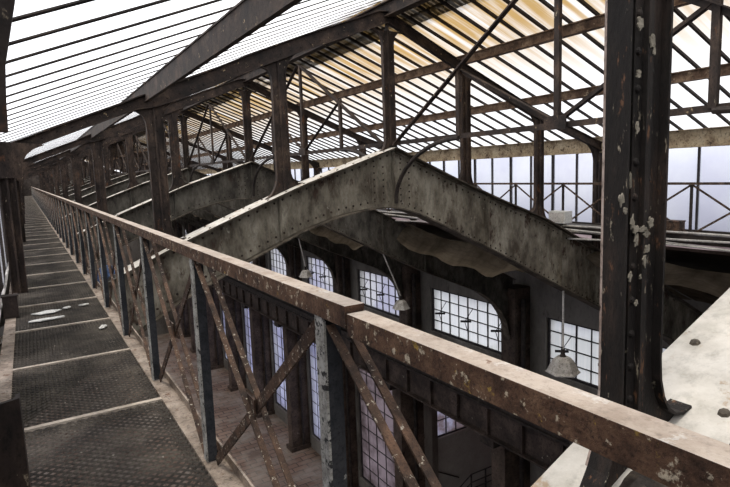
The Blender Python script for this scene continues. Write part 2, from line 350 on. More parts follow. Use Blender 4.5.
# annexe seen through the opening below the crane beam
AY = 22.4; WX0, WX1, WA, WB = 17.63, 21.05, -14.35, -11.6
b = MB(); b.box((16.72, AY, -20.0), (WX0, AY + .4, -10.2)); b.box((WX1, AY, -20.0), (27, AY + .4, -10.2)); b.box((WX0, AY, -20.0), (WX1, AY + .4, WA)); b.box((WX0, AY, WB), (WX1, AY + .4, -10.2))
struct(b.build('wall_annexe', M['whitewash']))
struct(MB().box((16.72, AY - .2, -20.0), (17.5, AY, -10.2)).build('trim_annexe', M['concrete']))
struct(MB().box((27, 9, -20.0), (27.4, AY + .4, -10.2)).build('wall_annexe_side', M['whitewash'])); struct(MB().box((16.72, 8.6, -20.0), (27.4, 9, -10.2)).build('wall_annexe_near', M['whitewash']))
struct(MB().box((16.72, 8.6, -10.2), (27.4, AY + .4, -10.16)).build('ceiling_annexe_unseen_glass', M['glass_brown']))  # unseen ceiling, made of glass to let daylight into the annexe
def annexe_window():
    global wn; wn += 1
    f = MB(); Y = AY + .1; f.box((WX0, Y - .05, WA), (WX0 + .06, Y + .05, WB)); f.box((WX1 - .06, Y - .05, WA), (WX1, Y + .05, WB)); f.box((WX0 + .06, Y - .05, WA), (WX1 - .06, Y + .05, WA + .07)); f.box((WX0 + .06, Y - .05, WB - .07), (WX1 - .06, Y + .05, WB))
    fo = struct(f.build('window_%d' % wn, M['muntin'])); mu = MB()
    for i in range(1, 5): x = WX0 + (WX1 - WX0) * i / 5; mu.box((x - .025, Y - .03, WA + .07), (x + .025, Y + .03, WB - .07))
    for j in (1, 2): z = WA + (WB - WA) * j / 3; mu.box((WX0 + .06, Y - .025, z - .02), (WX1 - .06, Y + .025, z + .02))
    mu.build('window_bars', M['muntin'], fo)
    MB().add([(WX0 + .06, Y, WA + .07), (WX1 - .06, Y, WA + .07), (WX1 - .06, Y, WB - .07), (WX0 + .06, Y, WB - .07)], [(0, 1, 2, 3)]).build('window_glass', M['glass_dim'], fo)
    struct(MB().box((WX0 - .05, AY - .08, WA - .1), (WX1 + .05, AY - .001, WA)).build('trim_1', M['whitewash']))
annexe_window()
# low aisle roofs either side of the glazed lantern
b = MB(); b.ruled([(12.6, -2.04), (16.8, -3.35)], [(12.6, -1.92), (16.8, -3.2)], YB, YE); struct(b.build('ceiling_aisle_right', M['aisle']))
b = MB(); b.add([(11.25, YB, -1.55), (11.25, YE, -1.55), (12.6, YE, -1.97), (12.6, YB, -1.97)], [(0, 1, 2, 3)]); struct(b.build('ceiling_aisle_added_glazing', M['glass_brown']))  # glazed strip added so that light reaches the edge of the net
b = MB(); b.ruled([(-.42, -1.62), (-5.7, -3.35)], [(-.42, -1.5), (-5.7, -3.2)], YB, YE); struct(b.build('ceiling_aisle_left', M['aisle']))
# glazed lantern roof, one bay at a time, glazing bars as children
NB = 15
def roof_bay(y0, y1, side):
    xs = (-.35, XC) if side == 'left' else (XC, 11.32)
    n = 10; vs = []; fs = []
    for i in range(n + 1):
        x = xs[0] + (xs[1] - xs[0]) * i / n; vs += [(x, y0, GL(x)), (x, y1, GL(x))]
    fs = [(2 * i, 2 * i + 1, 2 * i + 3, 2 * i + 2) for i in range(n)]
    o = struct(MB().add(vs, fs).build('ceiling_' + side, M['glass_' + side]))
    return o
def roof_bars(o, y0, y1, side):
    xs = (-.35, XC - .05) if side == 'left' else (XC + .05, 11.32)
    for j in range(NB):
        y = y0 + (y1 - y0) * (j + .25) / NB
        hh = .009 if side == 'left' else .045
        b = MB(); b.bar((xs[0], y, GL(xs[0]) - hh / 2 - .003), (xs[1], y, GL(xs[1]) - hh / 2 - .003), .05 if side == 'left' else .038, hh)
        b.build('glazing_bar', M['dark'], o)
for side in ('left', 'right'):
    a, c = bays[1]; p = roof_bay(a, c, side); roof_bars(p, a, c, side)
    for k, (a, c) in enumerate(bays):
        if k != 1: dup(p, (k - 1) * S)
    struct(MB().add([(x, y, GL(x)) for x in ((-.35, XC) if side == 'left' else (XC, 11.32)) for y in (Y0 + S * (NF - 1), YE)], [(0, 1, 3, 2)]).build('ceiling_end_' + side, M['glass_' + side]))
# clerestory glazing, right
def clerestory_right(y0, y1):
    X = 11.2; z0, z1 = -1.45, .34
    f = MB()
    n = 10
    for i in range(n):
        y = y0 + (y1 - y0) * i / n; t = .028 if i % 2 == 0 else .016
        f.box((X - .03, y - t, z0), (X + .03, y + t, z1))
    f.box((X - .03, y0, z0 - .08), (X + .03, y1, z0))
    o = struct(f.build('wall_right_clerestory', M['muntin']))
    MB().add([(X + .0, y0, z0), (X, y1, z0), (X, y1, z1), (X, y0, z1)], [(0, 1, 2, 3)]).build('window_glass', M['glass_wall'], o); return o
p = clerestory_right(*bays[1])
for k in range(len(bays)):
    if k != 1: dup(p, (k - 1) * S)
# clerestory boarding with narrow glazed slits, left
f = MB(); g = MB(); X = -.38; y = YB
while y < YE:
    f.add([(X, y, -1.5), (X, y + 1.1, -1.5), (X, y + 1.1, .45), (X, y, .45)], [(0, 1, 2, 3)]); g.add([(X, y + 1.1, -1.5), (X, y + 1.55, -1.5), (X, y + 1.55, .45), (X, y + 1.1, .45)], [(0, 1, 2, 3)]); y += 1.55
o = struct(f.build('wall_left_clerestory', M['rust_wall'])); g.build('window_glass', M['glass_wall'], o)

# ================================================================== STEEL FRAMES
def girder():
    y = Y0; t = thing('roof_girder', (XC, y, -.63), 'riveted cranked steel girder with white top flange under the catwalk rail, nearest of the row', 'girder', 'cranked girders across the hall')
    n = 90; xs = [-4.9 + 20.5 * i / n for i in range(n + 1)]
    xs = sorted(set(xs + [5.42]))
    top = [(x, gt(x)) for x in xs]
    # lower outline runs along its own points, matched by parameter
    low = [(x, interp(GB, x)) for x in xs]
    wb = MB(); wb.ruled(low, top, y - .012, y + .012)
    x = .3
    while x < 13.5:
        for dz, e in ((-.09, top), (.09, low)):
            z = (gt(x) if e is top else interp(GB, x)) + dz
            k0 = len(wb.mi); wb.rivet((x, y - .012, z), (0, -1, 0), .02, 6); wb.mi[k0:] = [1] * (len(wb.mi) - k0)
        x += .14
    for xs_ in (4.95, 5.9):
        z = interp(GB, xs_) + .15
        while z < gt(xs_) - .12: wb.rivet((xs_ - .06, y - .012, z), (0, -1, 0), .017, 6); wb.rivet((xs_ + .06, y - .012, z), (0, -1, 0), .017, 6); z += .11
    wb.build('web', [M['girder'], M['column']], t)
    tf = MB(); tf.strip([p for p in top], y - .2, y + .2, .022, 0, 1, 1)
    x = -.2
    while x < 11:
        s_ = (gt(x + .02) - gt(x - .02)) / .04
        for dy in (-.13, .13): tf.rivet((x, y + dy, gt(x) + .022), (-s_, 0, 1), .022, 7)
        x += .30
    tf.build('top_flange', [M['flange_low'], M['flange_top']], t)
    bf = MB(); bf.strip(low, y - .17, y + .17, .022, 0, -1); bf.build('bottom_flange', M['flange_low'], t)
    ag = MB()
    ag.strip([(a, b_ - .012) for a, b_ in top], y - .075, y - .012, .014, 0, -1); ag.build('flange_angle', M['girder'], t)
    for xs_ in (3.3, 5.42, 7.6, 9.7, 11.4):
        s_ = MB(); z0, z1 = interp(GB, xs_) + .01, gt(xs_) - .015
        s_.box((xs_ - .012, y - .11, z0), (xs_ + .012, y - .012, z1)); s_.box((xs_ - .012, y + .012, z0), (xs_ + .012, y + .11, z1)); s_.build('stiffener', M['girder'], t)
    sp_ = MB(); sp_.ruled([(5.0, interp(GB, 5.0) + .06), (5.42, interp(GB, 5.42) + .06), (5.84, interp(GB, 5.84) + .06)], [(5.0, gt(5.0) - .1), (5.42, gt(5.42) - .12), (5.84, gt(5.84) - .1)], y - .022, y - .013)
    for i in range(5):
        for j in range(7):
            x_ = 5.06 + .18 * i; z_ = interp(GB, x_) + .13 + j * .11
            k0 = len(sp_.mi)
            if z_ < gt(x_) - .14 and i != 2: sp_.rivet((x_, y - .022, z_), (0, -1, 0), .018, 6); sp_.mi[k0:] = [1] * (len(sp_.mi) - k0)
    sp_.build('splice_plate', [M['girder'], M['column']], t)
    return t
COLS = [('B', 1.585, .10, .2, .22), ('A', 3.42, .105, .2, .24), ('C', 5.42, .10, .1, .30), ('D', 7.12, .095, .18, .16), ('E', 9.1, .105, .2, .16), ('F', 11.0, .105, .12, .3)]
def column_outline(x, w, rb, rt, zb, zt):
    """left and right outlines of the web plate, flared at foot and head"""
    sides = []
    for s_ in (-1, 1):
        P = []
        for i in range(7):
            a = math.pi / 2 * i / 6; px = x + s_ * (w + rb * (1 - math.sin(a))); P.append((px, zb(px) + rb * 1.5 * (1 - math.cos(a)) + .022))
        for i in range(7):
            a = math.pi / 2 * i / 6; px = x + s_ * (w + rt * (1 - math.cos(a)))
            P.append((px, zt(px) - rt * 1.1 * (1 - math.sin(a))))
        sides.append(P)
    return sides
CNAME = {'B': 'beside the catwalk railing', 'A': 'on the left arm of the girder', 'C': 'under the roof ridge', 'D': 'just right of the ridge', 'E': 'on the right arm of the girder', 'F': 'against the right glass wall'}
def column(key, x, w, rb, rt, mat, near=False):
    y = Y0; d = .037
    zb = gt if key != 'F' else (lambda q: gt(q))
    t = thing('roof_column', (x, y, zb(x)), 'dark brown riveted column ' + CNAME[key], 'column')
    Lp, Rp = column_outline(x, w, rb, rt, zb, raf)
    wb = MB(); wb.ruled(Lp, Rp, y - .008, y + .008)
    # two angle irons back to back down the middle, with rivets
    z0, z1 = zb(x) + .05, raf(x) - .02
    wb.box((x - .012, y - .034, z0), (x + .012, y - .008, z1)); wb.box((x - .012, y + .008, z0), (x + .012, y + .034, z1))
    if near:
        wb.box((x - .052, y - .017, z0), (x - .012, y - .008, z1)); wb.box((x + .012, y - .017, z0), (x + .045, y - .008, z1))
    z = z0 + .1; q = 0
    while z < z1 - .1:
        wb.rivet((x - .034, y - (.017 if near else .008), z), (0, -1, 0), .013, 9 if near else 6)
        if not near or q % 3 == 1: wb.rivet((x + .03, y - (.017 if near else .008), z + .05), (0, -1, 0), .013, 9 if near else 6)
        z += .105 if near else .16; q += 1
    wb.build('web_plate', mat, t)
    for P, s_ in ((Lp, 1), (Rp, -1)):
        f = MB(); f.strip(P, y - d, y + d, .01, 0, s_); f.build('flange', mat, t)
        if near and s_ == 1: f = MB(); f.strip(P[3:], y + d, y + d + .008, .01, 0, s_); f.build('sunlit_flange_edge', M['sunlit_edge'], t)['label'] = 'pale flange edge coloured as sunlit'
    return t
def edge_post():
    y = Y0; x0, x1 = -.25, -.09
    t = thing('roof_column', (-.17, y, -1.36), 'dark brown post on the left edge of the catwalk', 'column')
    b = MB(); b.box((x0, y - .008, -1.36), (x1, y + .008, .44)); b.box((-.182, y - .04, -1.36), (-.158, y + .04, .44)); b.build('web_plate', M['column'], t)
    for x in (x0, x1): f = MB(); f.box((x - .006, y - .06, -1.36), (x + .006, y + .06, .44)); f.build('flange', M['column'], t)
    P = [(-.012, .075), (-.010, .12), (-.006, .17), (.018, .275), (.06, .35), (.13, .41), (.26, .47)]
    Q = [(-.35, .075), (-.35, .12), (-.35, .17), (-.35, .275), (-.35, .36), (-.35, .44), (-.30, .52)]
    g = MB(); g.ruled(Q, P, y - .066, y - .046); g.build('gusset_plate', M['column'], t)
    return t
def rafter(side):
    y = Y0; fw = .06 if side == 'left' else .045
    if side == 'left': xs = [-.35 + (XC - .0 + .35) * i / 30 for i in range(31)]
    else: xs = [XC + (11.3 - XC) * i / 12 for i in range(13)]
    xm = (xs[0] + xs[-1]) / 2
    t = thing('rafter', (xm, y, raf(xm)), 'x', 'rafter')
    wb = MB(); wb.ruled([(x, raf(x)) for x in xs], [(x, raf(x) + rdep(x)) for x in xs], y - .01, y + .01)
    for i in range(34):
        x = xs[0] + (xs[-1] - xs[0]) * (i + .5) / 34; wb.rivet((x, y - .01, raf(x) + .06), (0, -1, 0), .015, 6)
    wb.build('web', M['rafter'], t)
    f = MB(); f.strip([(x, raf(x)) for x in xs], y - fw, y + fw, .014, 0, -1); f.build('bottom_flange', M['rafter'], t)
    f = MB(); f.strip([(x, raf(x) + rdep(x)) for x in xs], y - fw, y + fw, .014, 0, 1); f.build('top_flange', M['rafter'], t)
    return t
g0 = girder()
tag(g0, 'nearest cranked girder, white-painted flange with rivets crossing under the big column')
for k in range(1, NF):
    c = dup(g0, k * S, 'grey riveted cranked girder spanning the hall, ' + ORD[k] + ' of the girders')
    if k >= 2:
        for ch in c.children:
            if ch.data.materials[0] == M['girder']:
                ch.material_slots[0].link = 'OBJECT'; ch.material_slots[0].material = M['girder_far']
for key, x, w_, rb, rt in COLS:
    if key == 'B':
        c = column(key, x, .093, rb, rt, M['column_near'], True)
        for i, (dx, z, lx, lz) in enumerate(((-0.125, -0.107, 0.013, 0.020), (-0.105, -0.140, 0.010, 0.013), (-0.070, -0.175, 0.010, 0.023), (-0.055, -0.200, 0.016, 0.017), (-0.020, -0.200, 0.023, 0.010), (0.020, -0.185, 0.016, 0.020), (0.001, -0.214, 0.019, 0.013), (-0.049, -0.230, 0.010, 0.023), (0.008, -0.263, 0.019, 0.020), (-0.005, -0.298, 0.010, 0.023), (-0.073, -0.336, 0.010, 0.017), (-0.023, -0.345, 0.006, 0.010), (-0.040, -0.423, 0.010, 0.010), (-0.057, 0.387, 0.016, 0.020), (0.003, 0.341, 0.016, 0.023), (0.014, 0.316, 0.006, 0.013), (-0.060, 0.247, 0.013, 0.013), (-0.058, 0.096, 0.010, 0.020), (-0.085, -0.052, 0.006, 0.027))):
            rnd = random.Random(i + 20); n = 15; ring = [(1.585 + dx + .85 * lx * q * math.cos(2 * math.pi * j / n), z + .85 * lz * q * math.sin(2 * math.pi * j / n)) for j, q in enumerate([.55 + .75 * rnd.random() for _ in range(n)])]
            yf = Y0 - .0375
            b = MB(); b.add([(x_, yf + .004, z_) for x_, z_ in ring] + [(x_, yf, z_) for x_, z_ in ring], [tuple(range(n, 2 * n))] + [(j, (j + 1) % n, n + (j + 1) % n, n + j) for j in range(n)])
            b.build('paint_patch', M['patch'], c)
        tag(c, 'large dark brown riveted column with peeling cream paint right in front', 'column', 'columns beside the catwalk')
        c2 = column(key, x, w_, rb, rt, M['column'])
        c2.location.y += S; tag(c2, 'dark brown riveted column beside the catwalk railing, second nearest of its row', 'column', 'columns beside the catwalk')
        for k in range(2, NF): dup(c2, (k - 1) * S, 'dark brown riveted column beside the catwalk railing, ' + ORD[k] + ' of its row')
    else:
        c = column(key, x, w_, rb, rt, M['column']); c['group'] = 'columns ' + CNAME[key]
        c['label'] = 'dark brown riveted column ' + CNAME[key] + ', nearest of its row'
        for k in range(1, NF): dup(c, k * S, 'dark brown riveted column ' + CNAME[key] + ', ' + ORD[k] + ' of its row')
c = edge_post(); c['group'] = 'posts on the left edge of the catwalk'; c['label'] = 'dark post with curved gusset at the left picture edge, nearest of its row'
for k in range(1, NF): dup(c, k * S, 'dark brown post on the left edge of the catwalk, ' + ORD[k] + ' of its row')
for side in ('left', 'right'):
    r = rafter(side); r['group'] = side + ' rafters'
    r['label'] = 'dark rusty rafter under the %s glass slope, nearest of the row' % side
    for k in range(1, NF): dup(r, k * S, 'dark rusty rafter under the %s glass slope, %s of the row' % (side, ORD[k]))
# purlins run the whole length
def purlin(x, dz, depth, width, mat, label, top=None):
    b = MB(); z = slope(x) + dz
    y0, y1 = YB, YE
    b.box((x - width / 2, y0, z), (x + width / 2, y1, z + .016)); b.box((x - width / 2, y0, z + depth - .016), (x + width / 2, y1, z + depth)); b.box((x - .012, y0, z + .016), (x + .012, y1, z + depth - .016))
    b.build('web', mat, t := thing('purlin', (x, (y0 + y1) / 2, z), label, 'purlin'))
purlin(1.50, -.02, .24, .05, M['rafter'], 'deep dark purlin under the white left roof slope over the catwalk columns')
purlin(XC - .0, -.05, .24, .16, M['rafter'], 'dark ridge purlin at the peak of the glass roof')
purlin(7.27, .05, .165, .12, M['purlin'], 'rusty upper purlin under the stained right roof slope')
purlin(9.07, .05, .165, .12, M['purlin'], 'rusty lower purlin under the right roof slope')
purlin(11.12, -.14, .35, .14, M['eave'], 'cream painted eave beam on top of the right glass wall')
purlin(-.30, .04, .2, .12, M['rafter'], 'dark eave beam above the left edge of the catwalk')
# ridge truss, one per bay
ZT = lambda: .085 * XC
def ridge_truss():
    x = XC; ya, yb = Y0, Y0 + S; zt = .46; zr = raf(x) - .09; y4 = [ya + S * i / 4 for i in range(5)]
    t = thing('ridge_truss', (x, (ya + yb) / 2, zt), 'x', 'truss')
    b = MB(); b.angle((x, ya, zt), (x, yb, zt), .07, .012); b.build('tie_bar', M['rafter'], t)
    for i in (1, 2, 3):
        top = zr if i == 2 else (zr + .36) / 2 + .05
        b = MB(); b.bar((x, y4[i], zt), (x, y4[i], top), .075, .05, up=(1, 0, 0)); b.build('hanger', M['column'], t)
    for a, c in ((0, 2), (4, 2)):
        s_ = 1 if c > a else -1
        b = MB(); b.angle((x - .03, y4[a] + .12 * s_, .42), (x - .03, y4[c] - .05 * s_, zr), .075, .012, up=(1, 0, 0)); b.build('main_brace', M['rafter'], t)
    for a in (1, 3):
        s_ = 1 if a == 1 else -1
        b = MB(); b.angle((x + .02, y4[2] - .05 * s_, zt + .06), (x + .02, y4[a], (zr + .36) / 2 + .05), .065, .012, up=(1, 0, 0)); b.build('sub_brace', M['rafter'], t)
    for a, e in ((1, 0), (3, 4)):
        pts = []
        for i in range(11):
            q = i / 10 * math.pi / 2
            s_ = -1 if e == 0 else 1
            pts.append((x, y4[a] + s_ * (S / 4 - .1) * math.sin(q), zt - .02 - 1.0 * (1 - math.cos(q))))
        b = MB(); b.tube(pts, .035, 7); b.build('curved_knee', M['dark'], t)
    b = MB()
    b.ruled([(-.16, zt - .05), (0, zt - .05), (.16, zt - .05)], [(-.16, zt + .09), (0, zt + .12), (.16, zt + .09)], x - .05, x - .034)
    b.v = [(vy, y4[2] + vx, vz) for (vx, vy, vz) in b.v]; b.build('gusset_plate', M['rafter'], t)
    return t
p = ridge_truss(); p['group'] = 'ridge trusses'; p['label'] = 'dark braced truss under the roof ridge, nearest bay at upper right'
for k in range(1, NF - 1): dup(p, k * S, 'dark braced truss under the roof ridge, %s bay' % ORD[k])

# ================================================================== CATWALK
XL, XR, ZC = -.20, .60, -1.34
ct = thing('catwalk', (.2, 30, ZC - .12), 'long narrow steel catwalk frame running to the far end', 'catwalk')
for nm, xa, xb in (('stringer', XL - .09, XL), ('stringer', XR - .01, XR + .085)):
    b = MB(); b.box((xa, YB, ZC - .14), (xb, YE - .5, ZC + .012)); b.build(nm, M['stringer'], ct)
b = MB(); b.box((XR + .085, YB, ZC - .14), (XR + .095, YE - .5, ZC + .06)); b.build('toe_lip', M['stringer'], ct)
bars_y = [3.45 + 1.2 * i for i in range(-4, 58)]
for y in bars_y:
    if y < YE - 1: b = MB(); b.box((XL, y - .018, ZC - .05), (XR - .01, y + .018, ZC + .014)); b.build('cross_bar', M['cross'], ct)
def grating(length):
    """expanded metal: slanted strands forming diamond openings"""
    b = MB(); cw, chh = .05, .05; nx = int((XR - .01 - XL) / cw); ny = int(length / chh); w_ = (XR - .01 - XL) / nx; h_ = length / ny
    th = .0052
    for j in range(ny):
        for i in range(nx):
            x0 = XL + i * w_; y0 = j * h_
            for (xa, ya, xb, yb) in ((x0, y0 + h_ / 2, x0 + w_ / 2, y0), (x0 + w_ / 2, y0, x0 + w_, y0 + h_ / 2), (x0, y0 + h_ / 2, x0 + w_ / 2, y0 + h_), (x0 + w_ / 2, y0 + h_, x0 + w_, y0 + h_ / 2)):
                b.add([(xa, ya - th, ZC - .003), (xb, yb - th, ZC - .003), (xb, yb + th, ZC + .004), (xa, ya + th, ZC + .004)], [(0, 1, 2, 3)])
    return b
gm = grating(1.164)
gp = gm.build('grating_panel', M['grate'], origin=(.195, .582, ZC))
gp.location.y = bars_y[0] + .6
tag(gp, 'expanded metal grating panel of the catwalk, behind', 'grating', 'catwalk grating panels')
first = True
vis = 0
WORDN = ['first', 'second', 'third', 'fourth', 'fifth', 'sixth', 'seventh', 'eighth', 'ninth', 'tenth', 'eleventh', 'twelfth', 'thirteenth', 'fourteenth', 'fifteenth', 'sixteenth', 'seventeenth', 'eighteenth', 'nineteenth', 'twentieth']
def nth(i):
    if i < 20: return WORDN[i]
    tens = {2: 'twenty', 3: 'thirty', 4: 'forty', 5: 'fifty'}
    q, r_ = divmod(i + 1, 10)
    if r_ == 0: return {2: 'twentieth', 3: 'thirtieth', 4: 'fortieth', 5: 'fiftieth'}[q]
    return tens[q] + '-' + WORDN[r_ - 1]
idx = 0
for i, y in enumerate(bars_y[2:-2]):
    if y > YE - 3: break
    lab = 'expanded metal grating panel of the catwalk, %s from the viewer' % nth(idx); idx += 1
    if i == 0: gp.location.y = y + .6; gp['label'] = lab
    else: dup(gp, y + .6 - gp.location.y, lab)
# railing sections between frames
PY = [1.236 + 1.278 * k for k in range(-2, 60)]
def railing(y0, y1, posts, X, label, dz=0, inward=1, name='railing'):
    t = thing(name, (X, (y0 + y1) / 2, ZC + .013), label, 'railing')
    zt = -.305 + dz; zb = ZC + .02
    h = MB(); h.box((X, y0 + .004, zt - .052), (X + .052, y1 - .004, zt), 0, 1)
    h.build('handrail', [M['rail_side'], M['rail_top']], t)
    for y in posts:
        if y0 <= y < y1:
            b = MB(); b.box((X + .010, y - .022, zb), (X + .052, y - .015, zt - .052)); b.build('post', M['rail_post'], t)
            e = MB(); e.box((X + .003, y - .022, zb), (X + .010, y + .026, zt - .052)); e.build('post_edge', M['post_edge'], t)
    for y in posts:
        if y0 <= y < y1:
            yn = y + (posts[1] - posts[0])
            for dx in (.018, .066):
                b = MB(); b.angle((X + dx, yn - .03, zt - .056), (X + dx, y + .05, zb + .01), .022, .006, up=(1, 0, 0), flip=-1); b.build('brace', M['brace'], t)
            b = MB(); b.bar((X + .042, y + .03, zt - .056), (X + .042, yn - .05, zb + .01), .040, .008, up=(1, 0, 0)); b.build('brace', M['brace'], t)
            b = MB(); ym = (y + yn) / 2; zm = (zb + zt - .05) / 2; b.box((X + .024, ym - .035, zm - .045), (X + .030, ym + .035, zm + .045)); b.build('node_plate', M['brace'], t)
    return t
for k in range(-1, NF - 1):
    a, c = Y0 + S * k + .07, Y0 + S * (k + 1) + .07
    if k == -1: a = -1.5
    railing(a, c, PY, XR, ('rusty catwalk handrail section in the foreground below the big column' if k == -1 else 'rusty cross-braced catwalk railing section, %s bay from the viewer' % WORDN[k]), dz=-.016 if k == -1 else 0)['group'] = 'catwalk railing sections'

# stub posts at the left edge of the catwalk
b = MB(); b.ruled([(-.36, -1.326), (-.09, -1.326)], [(-.36, -.80), (-.09, -.765)], 2.30, 2.32); b.box((-.36, 2.32, -1.326), (-.345, 2.4, -.80)); b.box((-.105, 2.32, -1.326), (-.09, 2.4, -.78))
tag(b.build('steel_stub', M['column']), 'dark brown steel stub plate standing at lower left corner on the catwalk edge', 'post')
b = MB(); b.box((-.30, 6.5, -1.326), (-.17, 6.6, -1.11)); b.box((-.31, 6.49, -1.11), (-.16, 6.61, -1.10))
tag(b.build('steel_stub', M['column']), 'small dark steel box stub on the left catwalk edge before the post', 'post')
# pipes beside the left edge
for i, x in enumerate((-.33,)):
    b = MB(); b.tube([(x, y, -1.25 + .02 * math.sin(y * 2.1)) for y in [YB + .5 + .5 * j for j in range(150)] if y < YE - 1], .018, 6)
    tag(b.build('conduit', M['cable'], smooth=True), 'pale thin conduit running along the left edge of the catwalk', 'pipe')

# far catwalk on the right side
ft = thing('catwalk', (10.55, 30, ZC - .2), 'far catwalk along the right glass wall carrying cables', 'catwalk')
b = MB(); b.box((10.15, YB, ZC - .17), (10.25, YE - .5, ZC)); b.build('stringer', M['dark'], ft)
b = MB(); b.box((10.88, YB, ZC - .17), (10.98, YE - .5, ZC)); b.build('stringer', M['dark'], ft)
b = MB(); b.box((10.25, YB, ZC - .06), (10.88, YE - .5, ZC - .03)); b.build('deck', M['grate'], ft)
def far_rail(y0, y1, label):
    X = 10.2; t = thing('railing', (X, (y0 + y1) / 2, ZC), label, 'railing', 'far catwalk railing sections'); zt = -.40; n = 5
    b = MB(); b.box((X - .025, y0, zt - .045), (X + .025, y1, zt)); b.build('handrail', M['brace'], t)
    for i in range(n):
        y = y0 + (y1 - y0) * (i + .2) / n; yn = y + (y1 - y0) / n
        b = MB(); b.box((X - .02, y - .02, ZC), (X + .02, y + .02, zt - .045)); b.build('post', M['dark'], t)
        b = MB(); b.bar((X - .01, y + .02, ZC), (X - .01, yn - .02, zt - .05), .035, .012, (1, 0, 0)); b.build('brace', M['brace'], t)
        b = MB(); b.bar((X + .01, yn - .02, ZC), (X + .01, y + .02, zt - .05), .035, .012, (1, 0, 0)); b.build('brace', M['brace'], t)
    return t
p = far_rail(Y0, Y0 + S, 'thin cross-braced railing of the far right catwalk, nearest bay')
for k in range(1, NF - 1): dup(p, k * S, 'thin cross-braced railing of the far right catwalk, %s bay' % ORD[k])
for i, (x, z, sag) in enumerate(((10.08, -1.30, .02), (10.05, -1.38, .03), (10.1, -1.45, .05), (10.04, -1.53, .05))):
    b = MB(); b.tube([(x + .02 * math.sin(y * 1.7 + i), y, z - sag * (1 + math.sin(y * .9 + i * 2))) for y in [Y0 + .35 * j for j in range(40 if i > 1 else 120)]], .022, 6)
    tag(b.build('cable', M['cable'], smooth=True), 'pale cable strapped along the far right catwalk, %s from the top' % WORDN[i], 'cable', 'cables on the far catwalk')

# ================================================================== HALL BELOW
# crane runway
cb = thing('crane_beam', (14.45, 35, -10.24), 'long dark riveted crane beam along the right wall', 'crane beam')
b = MB(); b.box((14.38, YB, -10.20), (14.42, YE, -9.03)); b.build('web', M['crane'], cb)
b = MB(); b.box((14.15, YB, -10.27), (14.65, YE, -10.20)); b.build('bottom_flange', M['crane'], cb)
b = MB(); b.box((14.10, YB, -9.03), (14.70, YE, -8.93)); b.box((14.18, YB, -8.93), (14.3, YE, -8.6)); b.box((14.10, YB, -8.66), (14.45, YE, -8.6)); b.build('top_flange', M['dark'], cb)
y = Y0
while y < YE - 1:
    b = MB(); b.box((14.22, y - .03, -10.20), (14.38, y + .03, -9.03)); b.build('stiffener', M['crane'], cb); y += S / 4
# crane columns
def crane_column():
    y = Y0 + S; t = thing('hall_column', (15.2, y, -20.0), 'x', 'column', 'crane columns along the right wall')
    b = MB(); b.box((14.8, y - .36, -19.7), (16.2, y + .36, -10.27)); b.build('shaft', M['pier'], t)
    b = MB(); b.box((14.65, y - .5, -20.0), (16.2, y + .5, -19.7)); b.build('base', M['pier'], t)
    b = MB(); b.box((15.35, y - .35, -10.27), (16.2, y + .35, -4.6)); b.build('upper_shaft', M['pier'], t)
    b = MB(); b.box((14.2, y - .36, -10.6), (14.8, y + .36, -10.27)); b.build('bracket', M['dark'], t)
    b = MB(); b.tube([(15.6, y - .48, -19.6), (15.6, y - .48, -12), (15.7, y - .48, -5)], .09, 8); b.build('downpipe', M['dark'], t)
    return t
p = crane_column(); p['label'] = 'dark soot-stained crane column on the right wall, nearest of its row'
for k in range(1, NF - 1): dup(p, k * S, 'dark soot-stained crane column on the right wall, %s of its row' % ORD[k])
# arched ribs under the girders' right ends
def wall_arch():
    y = Y0 + S; P = []; Q = []
    for i in range(13):
        a = math.pi / 2 * i / 12
        P.append((12.2 + 3.05 * math.sin(a), -3.95 - 3.4 * (1 - math.cos(a)))); Q.append((12.2 + 3.4 * math.sin(a), -3.78 - 3.4 * (1 - math.cos(a)) + .1))
    b = MB(); b.ruled(P, Q, y - .28, y + .28); return b.build('arch_rib', M['pier'])
# sagging net in each bay
def net(y0, y1, xa, label, drop=.5):
    nx, ny = 40, 26; vs = []; fs = []
    for i in range(nx + 1):
        for j in range(ny + 1):
            u, v = i / nx, j / ny; y = y0 + .02 + (y1 - y0 - .04) * v; sg = math.sin(math.pi * v) ** .7
            if i < 8:                                   # torn edge drooping from the hanging line
                q = i / 8; x = xa - .55 * (1 - q) ** 1.4 + .12 * noise.noise((y * 1.1, q * 2, 3)); z0_ = -(1 - q) * (.50 + .22 * noise.noise((y * .8, 7, 1)))
            else: x = xa + (15.2 - xa) * (i - 8) / (nx - 8); z0_ = 0
            z = -1.72 - .46 * max(0, x - 10.7) - drop * sg * (1 - .8 * u) + z0_ + .10 * noise.noise((x * .9, y * .9, 1)) * sg + .04 * noise.noise((x * 3, y * 3, 5))
            vs.append((x, y, z))
    for i in range(nx):
        for j in range(ny):
            a = i * (ny + 1) + j; fs.append((a, a + 1, a + ny + 2, a + ny + 1))
    o = MB().add(vs, fs).build('safety_net', M['net'], smooth=True); return tag(o, label, 'net', 'nets slung between the girders')
p = net(Y0 + S + .02, Y0 + 2 * S - .02, 10.75, 'brown sagging net cloth slung behind the main girder, second bay')
net(Y0 + .02, Y0 + S - .02, 11.1, 'brown sagging net cloth at right beside the big column, nearest bay', .3)
for k in range(1, 6): dup(p, k * S, 'brown sagging net cloth slung between girders, %s bay' % ORD[k + 1].replace(' nearest', ''))
